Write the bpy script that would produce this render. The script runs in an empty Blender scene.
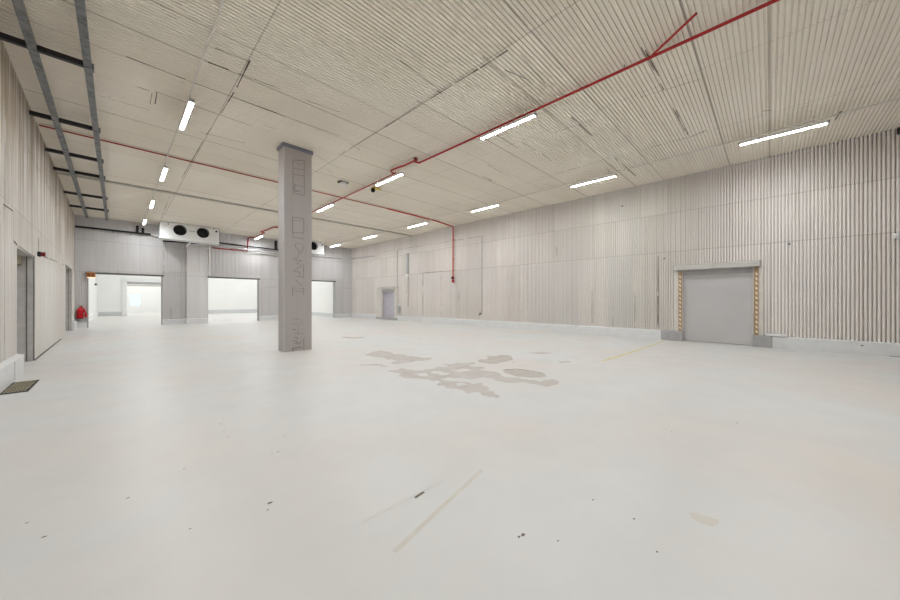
import bpy, math, random
from mathutils import Vector
random.seed(7)
C = bpy.context.scene.collection
SC = bpy.context.scene

# ------------------------------------------------------------------ room constants (metres)
XR, YB, H = 14.447, 26.342, 6.026          # right wall, back wall, ceiling
YF = -8.0                                  # wall behind the viewer
EYE = 1.5
FPX = 326.0
TH = math.atan2(332, 326)
SN, CS = math.sin(TH), math.cos(TH)

def xl(y):                                 # the left wall is very slightly out of square
    return -1.30 - 0.0118 * y

def ray(x, y):
    u = (x - 450) / FPX
    return (SN + u * CS, CS - u * SN, (300 - y) / FPX)

def onZ(x, y, z):
    d = ray(x, y); t = (z - EYE) / d[2]
    return (d[0] * t, d[1] * t, z)

def onY(x, y, Y):
    d = ray(x, y); t = Y / d[1]
    return (d[0] * t, Y, EYE + d[2] * t)

def onX(x, y, X):
    d = ray(x, y); t = X / d[0]
    return (X, d[1] * t, EYE + d[2] * t)

# ------------------------------------------------------------------ materials
class NT:
    def __init__(s, name):
        s.m = bpy.data.materials.new(name); s.m.use_nodes = True
        s.t = s.m.node_tree; s.b = s.t.nodes['Principled BSDF']
    def n(s, kind, **kw):
        nd = s.t.nodes.new(kind)
        for k, v in kw.items(): setattr(nd, k, v)
        return nd
    def l(s, a, b): s.t.links.new(a, b)
    def math(s, op, a, b=None, c=None):
        nd = s.n('ShaderNodeMath', operation=op)
        for i, v in enumerate((a, b, c)):
            if v is None: continue
            if isinstance(v, (int, float)): nd.inputs[i].default_value = v
            else: s.l(v, nd.inputs[i])
        return nd.outputs[0]
    def mix(s, fac, a, b):
        nd = s.n('ShaderNodeMix', data_type='RGBA')
        for sock, v in ((nd.inputs[0], fac), (nd.inputs[6], a), (nd.inputs[7], b)):
            if isinstance(v, (int, float)): sock.default_value = v
            elif isinstance(v, tuple): sock.default_value = (*v, 1)
            else: s.l(v, sock)
        return nd.outputs[2]
    def coords(s):
        tc = s.n('ShaderNodeTexCoord'); sp = s.n('ShaderNodeSeparateXYZ')
        s.l(tc.outputs['Object'], sp.inputs[0])
        return tc.outputs['Object'], sp.outputs
    def vec(s, a, b, c=0.0):
        nd = s.n('ShaderNodeCombineXYZ')
        for i, v in enumerate((a, b, c)):
            if isinstance(v, (int, float)): nd.inputs[i].default_value = v
            else: s.l(v, nd.inputs[i])
        return nd.outputs[0]
    def noise(s, v, scale, detail=3, rough=.55):
        nd = s.n('ShaderNodeTexNoise'); nd.inputs['Scale'].default_value = scale
        nd.inputs['Detail'].default_value = detail; nd.inputs['Roughness'].default_value = rough
        s.l(v, nd.inputs['Vector']); return nd.outputs['Fac']
    def white(s, v):
        nd = s.n('ShaderNodeTexWhiteNoise', noise_dimensions='3D'); s.l(v, nd.inputs['Vector'])
        return nd.outputs['Value']
    def ramp(s, f, lo, hi):
        nd = s.n('ShaderNodeMapRange'); s.l(f, nd.inputs[0])
        nd.inputs[1].default_value = lo; nd.inputs[2].default_value = hi
        return nd.outputs[0]
    def done(s, col, rough=.6, metal=0.0, spec=.3):
        if isinstance(col, tuple): s.b.inputs['Base Color'].default_value = (*col, 1)
        else: s.l(col, s.b.inputs['Base Color'])
        if isinstance(rough, (int, float)): s.b.inputs['Roughness'].default_value = rough
        else: s.l(rough, s.b.inputs['Roughness'])
        s.b.inputs['Metallic'].default_value = metal
        s.b.inputs['Specular IOR Level'].default_value = spec
        return s.m

def simple(name, col, rough=.5, metal=0.0, var=.06, scale=6.0):
    k = NT(name); v, _ = k.coords()
    f = k.noise(v, scale, 4)
    dark = tuple(c * (1 - var * 2) for c in col); lite = tuple(min(1, c * (1 + var)) for c in col)
    return k.done(k.mix(k.ramp(f, .3, .7), dark, lite), rough, metal)

def line_at(k, coord, value, width):
    return k.math('LESS_THAN', k.math('ABSOLUTE', k.math('SUBTRACT', coord, value)), width)

def sheet_mat(name, ax, bx, lo, hi, warm, sheet=.912, seams=(), rows=(.4, 3.3), dirt=(.20, .16, .11), drips_and_shade=0, pale=(), jw=.016, js=.40):
    """painted profiled sheet: tone per sheet, weather streaks along the ribs, thin joints"""
    k = NT(name); v, o = k.coords(); A, B = o[ax], o[bx]
    idx = k.math('FLOOR', k.math('DIVIDE', A, sheet))
    row = k.math('ADD', k.math('GREATER_THAN', B, rows[1]), k.math('GREATER_THAN', B, 4.75))
    tone = k.white(k.vec(idx, row, 1.7))
    streak = k.noise(k.vec(k.math('MULTIPLY', A, 7.0), k.math('MULTIPLY', B, .35)), 1.0, 5, .65)
    blot = k.noise(v, .55, 4, .6)
    spk = k.noise(v, 9.0, 3, .7)
    f = k.math('ADD', k.math('MULTIPLY', tone, .45), k.math('MULTIPLY', k.ramp(streak, .25, .75), .55))
    col = k.mix(f, lo, hi)
    col = k.mix(k.math('MULTIPLY', k.ramp(blot, .42, .75), .55), col, warm)
    col = k.mix(k.math('MULTIPLY', k.ramp(spk, .62, .8), .35), col, dirt)
    if drips_and_shade:                              # brown run-off stains, with the upper wall's shade painted in
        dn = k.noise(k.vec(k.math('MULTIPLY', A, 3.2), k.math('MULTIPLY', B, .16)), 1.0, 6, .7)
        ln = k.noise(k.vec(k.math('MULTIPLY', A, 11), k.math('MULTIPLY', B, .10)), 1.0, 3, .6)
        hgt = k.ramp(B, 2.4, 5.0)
        col = k.mix(k.math('MULTIPLY', k.math('MULTIPLY', k.ramp(dn, .36, .56), hgt), drips_and_shade), col, (.27, .205, .135))
        col = k.mix(k.math('MULTIPLY', k.ramp(ln, .57, .68), k.math('MULTIPLY', drips_and_shade, .7)), col, (.34, .29, .23))
    for y0, y1, z0, z1 in pale:            # sheets that were repainted in a cooler grey
        f = k.math('MULTIPLY', k.math('MULTIPLY', k.math('GREATER_THAN', A, y0), k.math('LESS_THAN', A, y1)),
                   k.math('MULTIPLY', k.math('GREATER_THAN', B, z0), k.math('LESS_THAN', B, z1)))
        col = k.mix(k.math('MULTIPLY', f, .45), col, (.70, .665, .65))
    for val, w in seams:
        col = k.mix(k.math('MULTIPLY', line_at(k, B, val, w), .35), col, dirt)
    # vertical joint between neighbouring sheets, only where the joint has opened
    fr = k.math('FRACT', k.math('DIVIDE', A, sheet))
    jn = k.math('LESS_THAN', fr, jw)
    opn = k.math('GREATER_THAN', k.white(k.vec(idx, row, 5.1)), .45)
    col = k.mix(k.math('MULTIPLY', k.math('MULTIPLY', jn, opn), js), col, dirt)
    return k.done(col, .62, 0, .25)

M = {}
M['wall_r'] = sheet_mat('painted_wall_sheet', 1, 2, (.70, .65, .605), (.86, .815, .775), (.70, .665, .65), pale=((6.1, 8.7, .3, 3.2), (3.95, 4.85, .3, 3.25)), seams=((3.3, .012), (4.75, .010)))
M['wall_b'] = sheet_mat('painted_back_sheet', 0, 2, (.60, .575, .56), (.77, .745, .74), (.66, .645, .66), seams=((3.02, .010), (4.75, .010)))
M['wall_l'] = sheet_mat('painted_left_sheet', 1, 2, (.56, .52, .48), (.72, .69, .655), (.60, .555, .51), drips_and_shade=.95, sheet=1.05, seams=((3.3, .008),))
M['ceil'] = sheet_mat('painted_ceiling_sheet', 1, 0, (.80, .74, .645), (.89, .84, .755), (.79, .725, .615), sheet=.95,
                      seams=((1.72, .012), (4.88, .014), (8.02, .008), (11.1, .012)), rows=(-9, 4.88), jw=.034, js=.55)
M['core'] = simple('wall_core', (.52, .50, .48), .7)
M['white_wall'] = simple('white_room_paint', (.86, .86, .84), .6, var=.01, scale=1)
M['kerb'] = simple('kerb_paint', (.70, .70, .70), .45, var=.03, scale=4)
M['kerb_dark'] = simple('kerb_grey', (.40, .39, .39), .6, var=.06, scale=5)
M['head_trim'] = simple('head_trim_dark', (.13, .125, .12), .6)
M['far_kerb'] = simple('far_kerb_paint', (.62, .63, .63), .5, var=.03)
M['joint'] = simple('dark_joint_and_shade', (.15, .125, .10), .8, var=.2, scale=4)
M['scuff'] = simple('column_scuff', (.29, .265, .255), .8, var=.15, scale=18)
M['column'] = None
M['galv'] = simple('galvanised_steel', (.22, .225, .23), .5, .5, var=.25, scale=9)
M['dark_steel'] = simple('dark_steel', (.035, .033, .035), .5, .3, var=.1)
M['tray'] = simple('tray_grey', (.58, .55, .49), .5, .3)
M['red'] = simple('red_pipe_paint', (.42, .025, .025), .4)
M['dark_red'] = simple('dark_red_plastic', (.20, .012, .014), .4)
M['ext_red'] = simple('extinguisher_red', (.50, .008, .015), .22)
M['white'] = simple('white_enamel', (.80, .80, .79), .35, var=.015)
M['black'] = simple('black_plastic', (.012, .012, .013), .5)
M['insul'] = simple('black_pipe_insulation', (.015, .014, .015), .8)
M['grey'] = simple('grey_plastic', (.45, .45, .46), .5)
M['conduit'] = simple('white_conduit', (.68, .66, .62), .45)
M['yellow'] = simple('yellow_plastic', (.75, .55, .04), .4)
M['orange'] = simple('orange_sign', (.55, .24, .08), .5)
M['brown'] = simple('brown_sign_face', (.20, .075, .02), .5)
M['guard_y'] = simple('guard_cream', (.88, .78, .58), .5)
M['guard_b'] = simple('guard_brown', (.40, .27, .16), .55)
M['door'] = simple('door_grey_steel', (.53, .51, .51), .45, .1, var=.03, scale=.8)
M['header'] = simple('header_metal', (.55, .53, .50), .45, .2, var=.03)
M['frame'] = simple('light_frame', (.66, .62, .57), .5)
M['steel_grille'] = simple('grate_steel', (.36, .32, .22), .5, .5, var=.15, scale=14)
M['pit'] = simple('grate_pit', (.05, .045, .03), .9)
M['coil'] = simple('coil_grey', (.30, .31, .33), .5, .4)
M['paint_line'] = simple('yellow_floor_line', (.70, .61, .27), .6, var=.12, scale=5)
M['tan_line'] = simple('worn_floor_line', (.60, .565, .51), .6, var=.05, scale=5)

k = NT('column_paint'); v, o = k.coords()
st = k.noise(k.vec(k.math('MULTIPLY', o[0], 6), k.math('MULTIPLY', o[1], 6), k.math('MULTIPLY', o[2], .5)), 1, 4)
col = k.mix(st, (.40, .365, .35), (.47, .435, .42))
M['column'] = k.done(col, .6)

k = NT('epoxy_floor'); v, o = k.coords()
n1 = k.noise(v, .35, 4, .55); n2 = k.noise(v, 1.6, 5, .6); n3 = k.noise(v, 22, 2, .5)
col = k.mix(k.ramp(n1, .40, .68), (.63, .63, .62), (.635, .59, .55))
col = k.mix(k.math('MULTIPLY', k.ramp(n2, .40, .72), .35), col, (.56, .55, .535))
spot = k.math('MULTIPLY', k.ramp(n3, .76, .82), k.ramp(k.noise(v, .8, 2), .48, .60))
col = k.mix(k.math('MULTIPLY', spot, .6), col, (.28, .25, .22))
rg = k.math('ADD', k.math('MULTIPLY', n2, .2), .30)
M['floor'] = k.done(col, rg, 0, .3)

k = NT('bare_screed'); v, o = k.coords()
n1 = k.noise(v, 3.0, 5, .65)
M['screed'] = k.done(k.mix(k.ramp(n1, .3, .7), (.46, .425, .395), (.58, .54, .51)), .7, 0, .2)
k = NT('damp_screed'); v, o = k.coords()
n1 = k.noise(v, 4.0, 5, .65)
M['screed2'] = k.done(k.mix(k.ramp(n1, .3, .7), (.42, .38, .345), (.54, .495, .455)), .7, 0, .2)

def emis(name, col, strength):
    k = NT(name); k.b.inputs['Base Color'].default_value = (.8, .8, .8, 1)
    k.b.inputs['Emission Color'].default_value = (*col, 1); k.b.inputs['Emission Strength'].default_value = strength
    return k.m
LED = 112.0
M['led'] = emis('led_diffuser', (.93, .975, 1.0), LED)
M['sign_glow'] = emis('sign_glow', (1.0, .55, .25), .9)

k = NT('window_glass')
g = k.n('ShaderNodeBsdfGlass'); g.inputs['Roughness'].default_value = 0; g.inputs['IOR'].default_value = 1.05
k.l(g.outputs[0], k.t.nodes['Material Output'].inputs[0]); M['glass'] = k.m

# ------------------------------------------------------------------ mesh builder
class MB:
    def __init__(s): s.v, s.f, s.mi = [], [], []
    def face(s, pts, mi=0):
        i = len(s.v); s.v += [tuple(p) for p in pts]; s.f.append(tuple(range(i, i + len(pts)))); s.mi.append(mi)
    def box(s, x0, x1, y0, y1, z0, z1, mi=0):
        x0, x1 = sorted((x0, x1)); y0, y1 = sorted((y0, y1)); z0, z1 = sorted((z0, z1))
        i = len(s.v)
        s.v += [(x0,y0,z0),(x1,y0,z0),(x1,y1,z0),(x0,y1,z0),(x0,y0,z1),(x1,y0,z1),(x1,y1,z1),(x0,y1,z1)]
        for q in ((3,2,1,0),(4,5,6,7),(0,1,5,4),(1,2,6,5),(2,3,7,6),(3,0,4,7)):
            s.f.append(tuple(i + a for a in q)); s.mi.append(mi)
        return s
    def hexa(s, p, mi=0):                  # eight corners, bottom ring then top ring
        i = len(s.v); s.v += [tuple(q) for q in p]
        for q in ((3,2,1,0),(4,5,6,7),(0,1,5,4),(1,2,6,5),(2,3,7,6),(3,0,4,7)):
            s.f.append(tuple(i + a for a in q)); s.mi.append(mi)
        return s
    def tube(s, pts, r, n=10, mi=0, caps=True):
        pts = [Vector(p) for p in pts]; rings = []
        rr = r if isinstance(r, (list, tuple)) else [r] * len(pts)
        prev = None
        for j, p in enumerate(pts):
            a = pts[max(0, j - 1)]; b = pts[min(len(pts) - 1, j + 1)]
            t = (b - a).normalized()
            if prev is None:
                up = Vector((0, 0, 1)) if abs(t.z) < .9 else Vector((1, 0, 0))
                x = t.cross(up).normalized()
            else:
                x = (prev - t * prev.dot(t)).normalized()
            prev = x; y = t.cross(x)
            i = len(s.v); rings.append(i)
            for q in range(n):
                an = 2 * math.pi * q / n
                s.v.append(tuple(p + (x * math.cos(an) + y * math.sin(an)) * rr[j]))
        for a, b in zip(rings, rings[1:]):
            for q in range(n):
                s.f.append((a + q, a + (q + 1) % n, b + (q + 1) % n, b + q)); s.mi.append(mi)
        if caps:
            s.f.append(tuple(rings[0] + q for q in reversed(range(n)))); s.mi.append(mi)
            s.f.append(tuple(rings[-1] + q for q in range(n))); s.mi.append(mi)
        return s
    def ring(s, c, axis, r0, r1, n=24, mi=0, depth=.02):   # flat annulus with thickness along axis ('y')
        for j in range(n):
            a0, a1 = 2 * math.pi * j / n, 2 * math.pi * (j + 1) / n
            P = lambda r, a, d: (c[0] + r * math.cos(a), c[1] + d, c[2] + r * math.sin(a))
            s.face([P(r0, a0, 0), P(r1, a0, 0), P(r1, a1, 0), P(r0, a1, 0)], mi)
            s.face([P(r1, a0, 0), P(r1, a0, depth), P(r1, a1, depth), P(r1, a1, 0)], mi)
            s.face([P(r0, a0, 0), P(r0, a1, 0), P(r0, a1, depth), P(r0, a0, depth)], mi)
        return s
    def lathe(s, c, prof, n=20, mi=0):     # around z
        rings = []
        for r, z in prof:
            rings.append(len(s.v))
            for q in range(n):
                a = 2 * math.pi * q / n
                s.v.append((c[0] + r * math.cos(a), c[1] + r * math.sin(a), c[2] + z))
        for a, b in zip(rings, rings[1:]):
            for q in range(n):
                s.f.append((a + q, a + (q + 1) % n, b + (q + 1) % n, b + q)); s.mi.append(mi)
        s.f.append(tuple(rings[0] + q for q in reversed(range(n)))); s.mi.append(mi)
        s.f.append(tuple(rings[-1] + q for q in range(n))); s.mi.append(mi)
        return s
    def build(s, name, mats, parent=None, bevel=0, smooth=False):
        if not isinstance(mats, (list, tuple)): mats = [mats]
        off = Vector(parent.matrix_world.translation) if parent else Vector((0, 0, 0))
        if parent:
            off = Vector((0, 0, 0)); q = parent
            while q: off += Vector(q.location); q = q.parent
        me = bpy.data.meshes.new(name)
        me.from_pydata([tuple(Vector(p) - off) for p in s.v], [], s.f)
        for m in mats: me.materials.append(m)
        me.polygons.foreach_set('material_index', s.mi)
        if smooth: me.polygons.foreach_set('use_smooth', [True] * len(me.polygons))
        me.update()
        o = bpy.data.objects.new(name, me); C.objects.link(o)
        if parent: o.parent = parent
        if bevel:
            b = o.modifiers.new('bevel', 'BEVEL'); b.width = bevel; b.segments = 2; b.limit_method = 'ANGLE'
        if smooth:
            try: me.set_sharp_from_angle(angle=.7)
            except Exception: pass
        return o

def tag(o, label, cat, group=None, kind=None):
    o['label'] = label; o['category'] = cat
    if group: o['group'] = group
    if kind: o['kind'] = kind
    return o

def thing(name, loc, label, cat, group=None, kind=None):
    o = bpy.data.objects.new(name, None); o.location = loc; o.empty_display_size = .2
    C.objects.link(o); return tag(o, label, cat, group, kind)

def struct(o, label, cat): return tag(o, label, cat, kind='structure')

# ------------------------------------------------------------------ profiled sheet
PITCH = .076
PROF = ((0, 0), (.042, 0), (.047, -1), (.071, -1))      # broad rib, narrow valley
PROF_C = ((0, 0), (.050, 0), (.054, -1), (.072, -1))
def sheet(mb, a0, a1, b0, b1, fn, depth, holes=(), mi=0, prof=PROF):
    cols = []
    n0, n1 = math.floor(a0 / PITCH), math.ceil(a1 / PITCH)
    for i in range(n0, n1 + 1):
        for da, dn in prof:
            cols.append((i * PITCH + da, dn * depth))
    edges = sorted({a0, a1} | {e for h in holes for e in h[:2]})
    for e in edges:                        # cut exactly at the edges of the holes
        for j in range(len(cols) - 1):
            (p, dp), (q, dq) = cols[j], cols[j + 1]
            if p < e < q:
                cols.insert(j + 1, (e, dp + (dq - dp) * (e - p) / (q - p))); break
    cols = [c for c in cols if a0 - 1e-6 <= c[0] <= a1 + 1e-6]
    for (p, dp), (q, dq) in zip(cols, cols[1:]):
        if q - p < 1e-6: continue
        m = (p + q) / 2; spans = [(b0, b1)]
        for h in holes:
            if h[0] < m < h[1]:
                new = []
                for s0, s1 in spans:
                    if h[2] > s0: new.append((s0, min(s1, h[2])))
                    if h[3] < s1: new.append((max(s0, h[3]), s1))
                spans = [s for s in new if s[1] - s[0] > 1e-6]
        for s0, s1 in spans:
            mb.face([fn(p, s0, dp), fn(q, s0, dq), fn(q, s1, dq), fn(p, s1, dp)], mi)

def core(mb, a0, a1, b0, b1, n0, n1, fn, holes=(), mi=1):
    ed = sorted({a0, a1} | {min(max(e, a0), a1) for h in holes for e in h[:2]})
    for p, q in zip(ed, ed[1:]):
        m = (p + q) / 2; spans = [(b0, b1)]
        for h in holes:
            if h[0] < m < h[1]:
                new = []
                for s0, s1 in spans:
                    if h[2] > s0: new.append((s0, min(s1, h[2])))
                    if h[3] < s1: new.append((max(s0, h[3]), s1))
                spans = [s for s in new if s[1] - s[0] > 1e-6]
        for s0, s1 in spans:
            mb.hexa([fn(p, s0, n0), fn(q, s0, n0), fn(q, s0, n1), fn(p, s0, n1),
                     fn(p, s1, n0), fn(q, s1, n0), fn(q, s1, n1), fn(p, s1, n1)], mi)

fR = lambda a, b, n: (XR - n, a, b)
fB = lambda a, b, n: (a, YB - n, b)
fL = lambda a, b, n: (xl(a) + n, a, b)
fC = lambda a, b, n: (b, a, H - n)
fF = lambda a, b, n: (a, YF + n, b)

jr = random.Random(11)
def strips(mb, segs, fn, pix, width, mi, lift=.003):
    """thin dark joints, and one pier shadow line, drawn on a surface; segs are (x0, y0, x1, y1, width factor)"""
    for x0, y0, x1, y1, wf in segs:
        p, q = pix(x0, y0), pix(x1, y1)
        da, db = q[0] - p[0], q[1] - p[1]; L = math.hypot(da, db)
        if L < 1e-6: continue
        t = 0.0
        while t < L:                       # the joint is open in places and closed in others
            st = min(jr.uniform(.12, .45), L - t); w = width * wf * jr.uniform(.45, 1.0) / 2
            if jr.random() < .86:
                a = (p[0] + da * t / L, p[1] + db * t / L); b = (p[0] + da * (t + st) / L, p[1] + db * (t + st) / L)
                na, nb = -db / L * w, da / L * w
                mb.face([fn(a[0] + na, a[1] + nb, lift), fn(b[0] + na, b[1] + nb, lift),
                         fn(b[0] - na, b[1] - nb, lift), fn(a[0] - na, a[1] - nb, lift)], mi)
            t += st + .001

# ================================================================== SETTING
# --- floor with bare patches, cracks and painted lines
fl = MB()
fl.face([(-3.5, YF - .3, 0), (XR + .3, YF - .3, 0), (XR + .3, 56, 0), (-3.5, 56, 0)], 0)
rnd = random.Random(3)
def ragged(pts, amp=.035, depth=4):
    pts = [Vector(p) for p in pts]
    for _ in range(depth):
        out = []
        for a, b in zip(pts, pts[1:] + pts[:1]):
            m = (a + b) / 2; d = b - a; L = d.length
            off = Vector((-d.y, d.x)) * rnd.uniform(-.27, .27)
            out += [a, m + off]
        pts = out
    return pts
def patch(px, mi, z, dx=340, dy=320, sc=3.0, depth=3):
    w = []
    for x, y in px:
        p = onZ(dx + x / sc, dy + y / sc, 0); w.append((p[0], p[1]))
    w = ragged(w, depth=depth + 1)
    from mathutils.geometry import tessellate_polygon
    vs = [Vector((p.x, p.y, z)) for p in w]
    for t in tessellate_polygon([vs]):
        fl.face([vs[i] for i in t], mi)
patch([(75,103),(92,97),(120,92),(148,95),(158,102),(200,104),(235,110),(272,113),(262,121),(215,126),(185,131),(150,129),(168,121),(140,114),(100,111)], 1, .0012)
patch([(55,134),(110,131),(147,137),(125,141),(85,137)], 1, .0012)
patch([(145,153),(185,145),(225,152),(262,148),(290,140),(322,143),(300,133),(350,128),(402,125),(385,137),(430,140),(447,154),(480,160),(500,172),(560,178),(600,184),(640,178),(658,190),(630,200),(590,193),(520,189),(460,176),(425,172),(385,178),(350,174),(325,172),(300,176),(335,183),(385,187),(400,192),(425,188),(442,202),(458,214),(482,226),(470,235),(432,227),(412,216),(392,219),(384,224),(352,207),(318,206),(288,194),(302,184),(262,178),(215,176),(178,165),(165,158)], 1, .0012)
patch([(413,120),(440,107),(475,106),(500,105),(516,112),(495,125),(450,132),(428,128)], 2, .0012)
patch([(490,150),(515,147),(545,149),(598,158),(617,163),(608,178),(560,172),(520,166),(497,160)], 2, .0018)
patch([(515,125),(545,122),(552,126),(520,129)], 1, .0012)
patch([(570,97),(610,96),(637,99),(622,102),(582,101)], 1, .0012)
patch([(660,124),(690,123),(692,127),(668,130)], 1, .0012)
patch([(0,50),(45,51),(78,53),(40,57),(5,55)], 1, .0012)
patch([(270,158),(300,152),(330,160),(300,166)], 0, .0024)
patch([(330,150),(372,146),(395,152),(360,158)], 0, .0024)
patch([(220,160),(252,159),(268,166),(235,168)], 0, .0024)
patch([(345,190),(372,190),(380,196),(352,198)], 0, .0024)
patch([(596,172),(612,173),(610,176),(598,176)], 0, .0026)
patch([(248,470),(328,490),(322,503),(252,488)], 3, .0012, 600, 340, 2.727, 2)
def fstrip(x0, y0, x1, y1, w, mi, z=.0015, rag=0):
    p, q = Vector(onZ(x0, y0, 0)), Vector(onZ(x1, y1, 0)); d = (q - p); L = d.length; d.normalize()
    s = Vector((-d.y, d.x, 0)) * w / 2; up = Vector((0, 0, z))
    fl.face([p + s + up, p - s + up, q - s + up, q + s + up], mi)
fstrip(603, 361, 640, 349.5, .07, 4); fstrip(640, 349.5, 664, 341, .06, 4)
fstrip(394, 552, 482, 470, .035, 3)
fstrip(362, 523, 392, 507, .010, 3); fstrip(392, 507, 444, 481, .008, 3)
fstrip(415, 498, 424, 492, .022, 5)
for j in range(26):                        # broken crack line behind the bare patches
    t = j / 26; fstrip(395 + t * 112, 340.5 + t * 13, 395 + (t + .018) * 112, 340.5 + (t + .018) * 13, .05, 3)
E5 = [(490,150,530,147),(530,147,575,153),(575,153,612,161)]
for a in E5: fstrip(340 + a[0]/3, 320 + a[1]/3, 340 + a[2]/3, 320 + a[3]/3, .035, 5, .0022)
for x, y, s in ((270,503,1.6),(268,510,.8),(128,498,1),(44,537,1.1),(27,523,.8),(523,535,1.5),(519,537,1),(558,541,.7),(634,519,.8),(672,432,1),(737,423,1.2),(657,552,.7),(190,529,.7),(184,469,.7),(221,424,1),(224,432,.8),(228,437,.8),(278,452,.9),(272,454,.7),(53,428,.7),(285,436,.6),(593,500,.8),(592,441,.6)):
    w = .008 * s; p = onZ(x, y, 0)
    fl.face([(p[0] + w * 1.6 * math.cos(a) , p[1] + w * math.sin(a), .0014) for a in (0, 1.1, 2.0, 3.3, 4.1, 5.3)], 5)
o = fl.build('floor', [M['floor'], M['screed'], M['screed2'], M['tan_line'], M['paint_line'], M['joint']])
struct(o, 'pale grey painted hall floor with a large bare patch in the middle', 'floor')

# --- ceiling
ce = MB()
sheet(ce, YF, YB, -1.75, XR, fC, .028, prof=PROF_C)
core(ce, YF - .3, YB + .3, -2.2, XR + .3, -.23, -.03, fC)
pc = lambda x, y: (lambda q: (q[1], q[0]))(onZ(x, y, H))
CJ = [(105,48,150,65.5,1.2),(150,65.5,195,83,1),(195,83,240,99.5,.9),(240,99.5,285,116,1.2),(285,116,340,136,.6),
      (208,62,245,75.5,1.3),(245,75.5,280,89,.8),(97,72,150,91,.9),(155,91,193,105,.7),(193,105,232,119,.9),(232,119,268,131,.6),
      (215,48,250,62,.7),(98,95,150,110,.5),(150,104,152,93,.6),(155,104,157,92,.6),(300,98,340,112,.5),(185,128,245,143,.6),
      (250,60,237,87,1.0),(234,92,221,113,.8),(214,124,206,135,.7),(203,141,182,178,.6),(170,196,161,218,.5),
      (508,50,480,68,1.1),(478,69,455,83,1.3),(452,85,420,105,.8),(420,105,385,127,1.0),(385,127,342,153,.8),
      (308,56,330,67,.4),(400,60,440,90,.5),(437,90,442,94,.9),(521,55,545,84,.4),(505,70,547,87,.7),
      (641,47,654,70,.7),(645,50,659,76,.8),(660,83,664,90,.8),(673,108,685,131,.7),(676,110,688,135,.6),
      (571,117,579,123,.9),(579,124,592,136,1.0),(625,166,636,176,1.2),(615,158,630,171,.6),
      (522,142,536,151,.8),(537,150,552,161,.6),(483,176,495,182,1.5),(488,165,512,178,.6),(545,184,560,187,.5),
      (350,143,360,150,.6),(325,168,333,173,.5),(264,125,276,129,.6),(345,205,360,210,.4),(497,135,518,148,.7),
      (540,177,565,171,.6),(567,170,580,167,.9),(582,166,610,157,.5),(612,157,625,154,1),(650,147,690,137,.6),(690,137,706,130,1.2),(762,111,772,110,1.2),
      (790,110,812,105,.4),(555,132,600,118,.4),(640,97,700,79,.4),(345,204,352,206,.5),(447,206,452,208,1),(316,155,342,170,.4),
      (835,120,841,111,1.6),(300,165,318,171,.4)]
strips(ce, CJ, fC, pc, .030, 2, .004)
o = ce.build('ceiling', [M['ceil'], M['core'], M['joint']])
struct(o, 'beige profiled sheet ceiling with ribs running across the hall', 'ceiling')

# --- right wall with a dock door and a small recessed door
SD = (19.95, 21.62, .16, 2.28)             # small door opening (Y0, Y1, Z0, Z1)
DD = (.40, 2.27, 0, 2.56)                  # dock door opening
wr = MB()
sheet(wr, YF, YB, 0, H, fR, .075, [SD, DD])
core(wr, YF - .3, YB + .3, 0, H, -.30, -.079, fR, [SD, DD])
core(wr, SD[0] - .05, SD[1] + .05, 0, 2.4, -.42, -.30, fR)
core(wr, DD[0] - .3, DD[1] + .3, 0, 2.7, -.42, -.30, fR)
pr = lambda x, y: (lambda q: (q[1], q[2]))(onX(x, y, XR))
RJ = [(423,273,423,316,1.4),(423,273,440,271.5,.8),(440,271.5,452,271,.5),(482,236,482,313,.9),(440,243,482,236,.6),(382,252,440,243,.5),
      (557,247,557,256,1),(406,254,406,275,.6),(459,286,459,300,.8),(658,256,658,326,1.2),(592,290,592,326,.8),(635,295,635,329,.6),
      (613,300,613,327,.5),(441,275,441,316,.6),(451,272,451,316,.4),(355,280,355,314,.5),(360,285,360,314,.5),(512,230,512,300,.4),(527,265,527,320,.4)]
strips(wr, RJ, fR, pr, .03, 2, .004)
o = wr.build('wall_right', [M['wall_r'], M['core'], M['joint']])
struct(o, 'long pale beige wall of ribbed sheet along the right side of the hall', 'wall')

# --- back wall with three openings and a shallow pier
O1, O2, O3 = (-1.174, 1.894, 0, 2.96), (4.088, 7.136, 0, 3.0), (9.85, 12.90, 0, 3.06)
wb = MB()
sheet(wb, -1.62, XR, 0, H, fB, .050, [O1, O2, O3])
core(wb, -2.2, XR + .3, 0, H, -.25, -.054, fB, [O1, O2, O3])
wb.box(3.02, 4.088, YB - .22, YB - .002, .30, H - .9, 0)
pb = lambda x, y: (lambda q: (q[0], q[2]))(onY(x, y, YB))
strips(wb, [(171,308,171,320,.8),(164,245,164,276,.7),(186,252,186,318,1.2),(336,288,352,288,.6),(163,273,186,273,.6),(264,287,277,287,.5)], fB, pb, .03, 2, .004)  # the long segment beside the pier edge is a painted shadow line
o = wb.build('wall_back', [M['wall_b'], M['core'], M['joint']])
struct(o, 'grey ribbed end wall with three wide doorways to bright rooms', 'wall')

# trims around the doorways
for i, (hole, nm) in enumerate(((O1, 'left'), (O2, 'middle'), (O3, 'right'))):
    t = MB()
    t.box(hole[0] - .005, hole[0] + .05, YB - .03, YB + .27, 0, hole[3])
    t.box(hole[1] - .05, hole[1] + .005, YB - .03, YB + .27, 0, hole[3])
    t.box(hole[0] - .06, hole[1] + .06, YB - .07, YB + .27, hole[3] - .03, hole[3] + .045, 1)
    o = t.build('trim_%d' % (i + 1), [M['kerb_dark'], M['head_trim']])
    struct(o, ('grey metal lining of the doorway beside the fire extinguisher', 'grey metal lining of the wide doorway just left of the column',
               'grey metal lining of the doorway partly hidden behind the column')[i], 'door lining')

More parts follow.
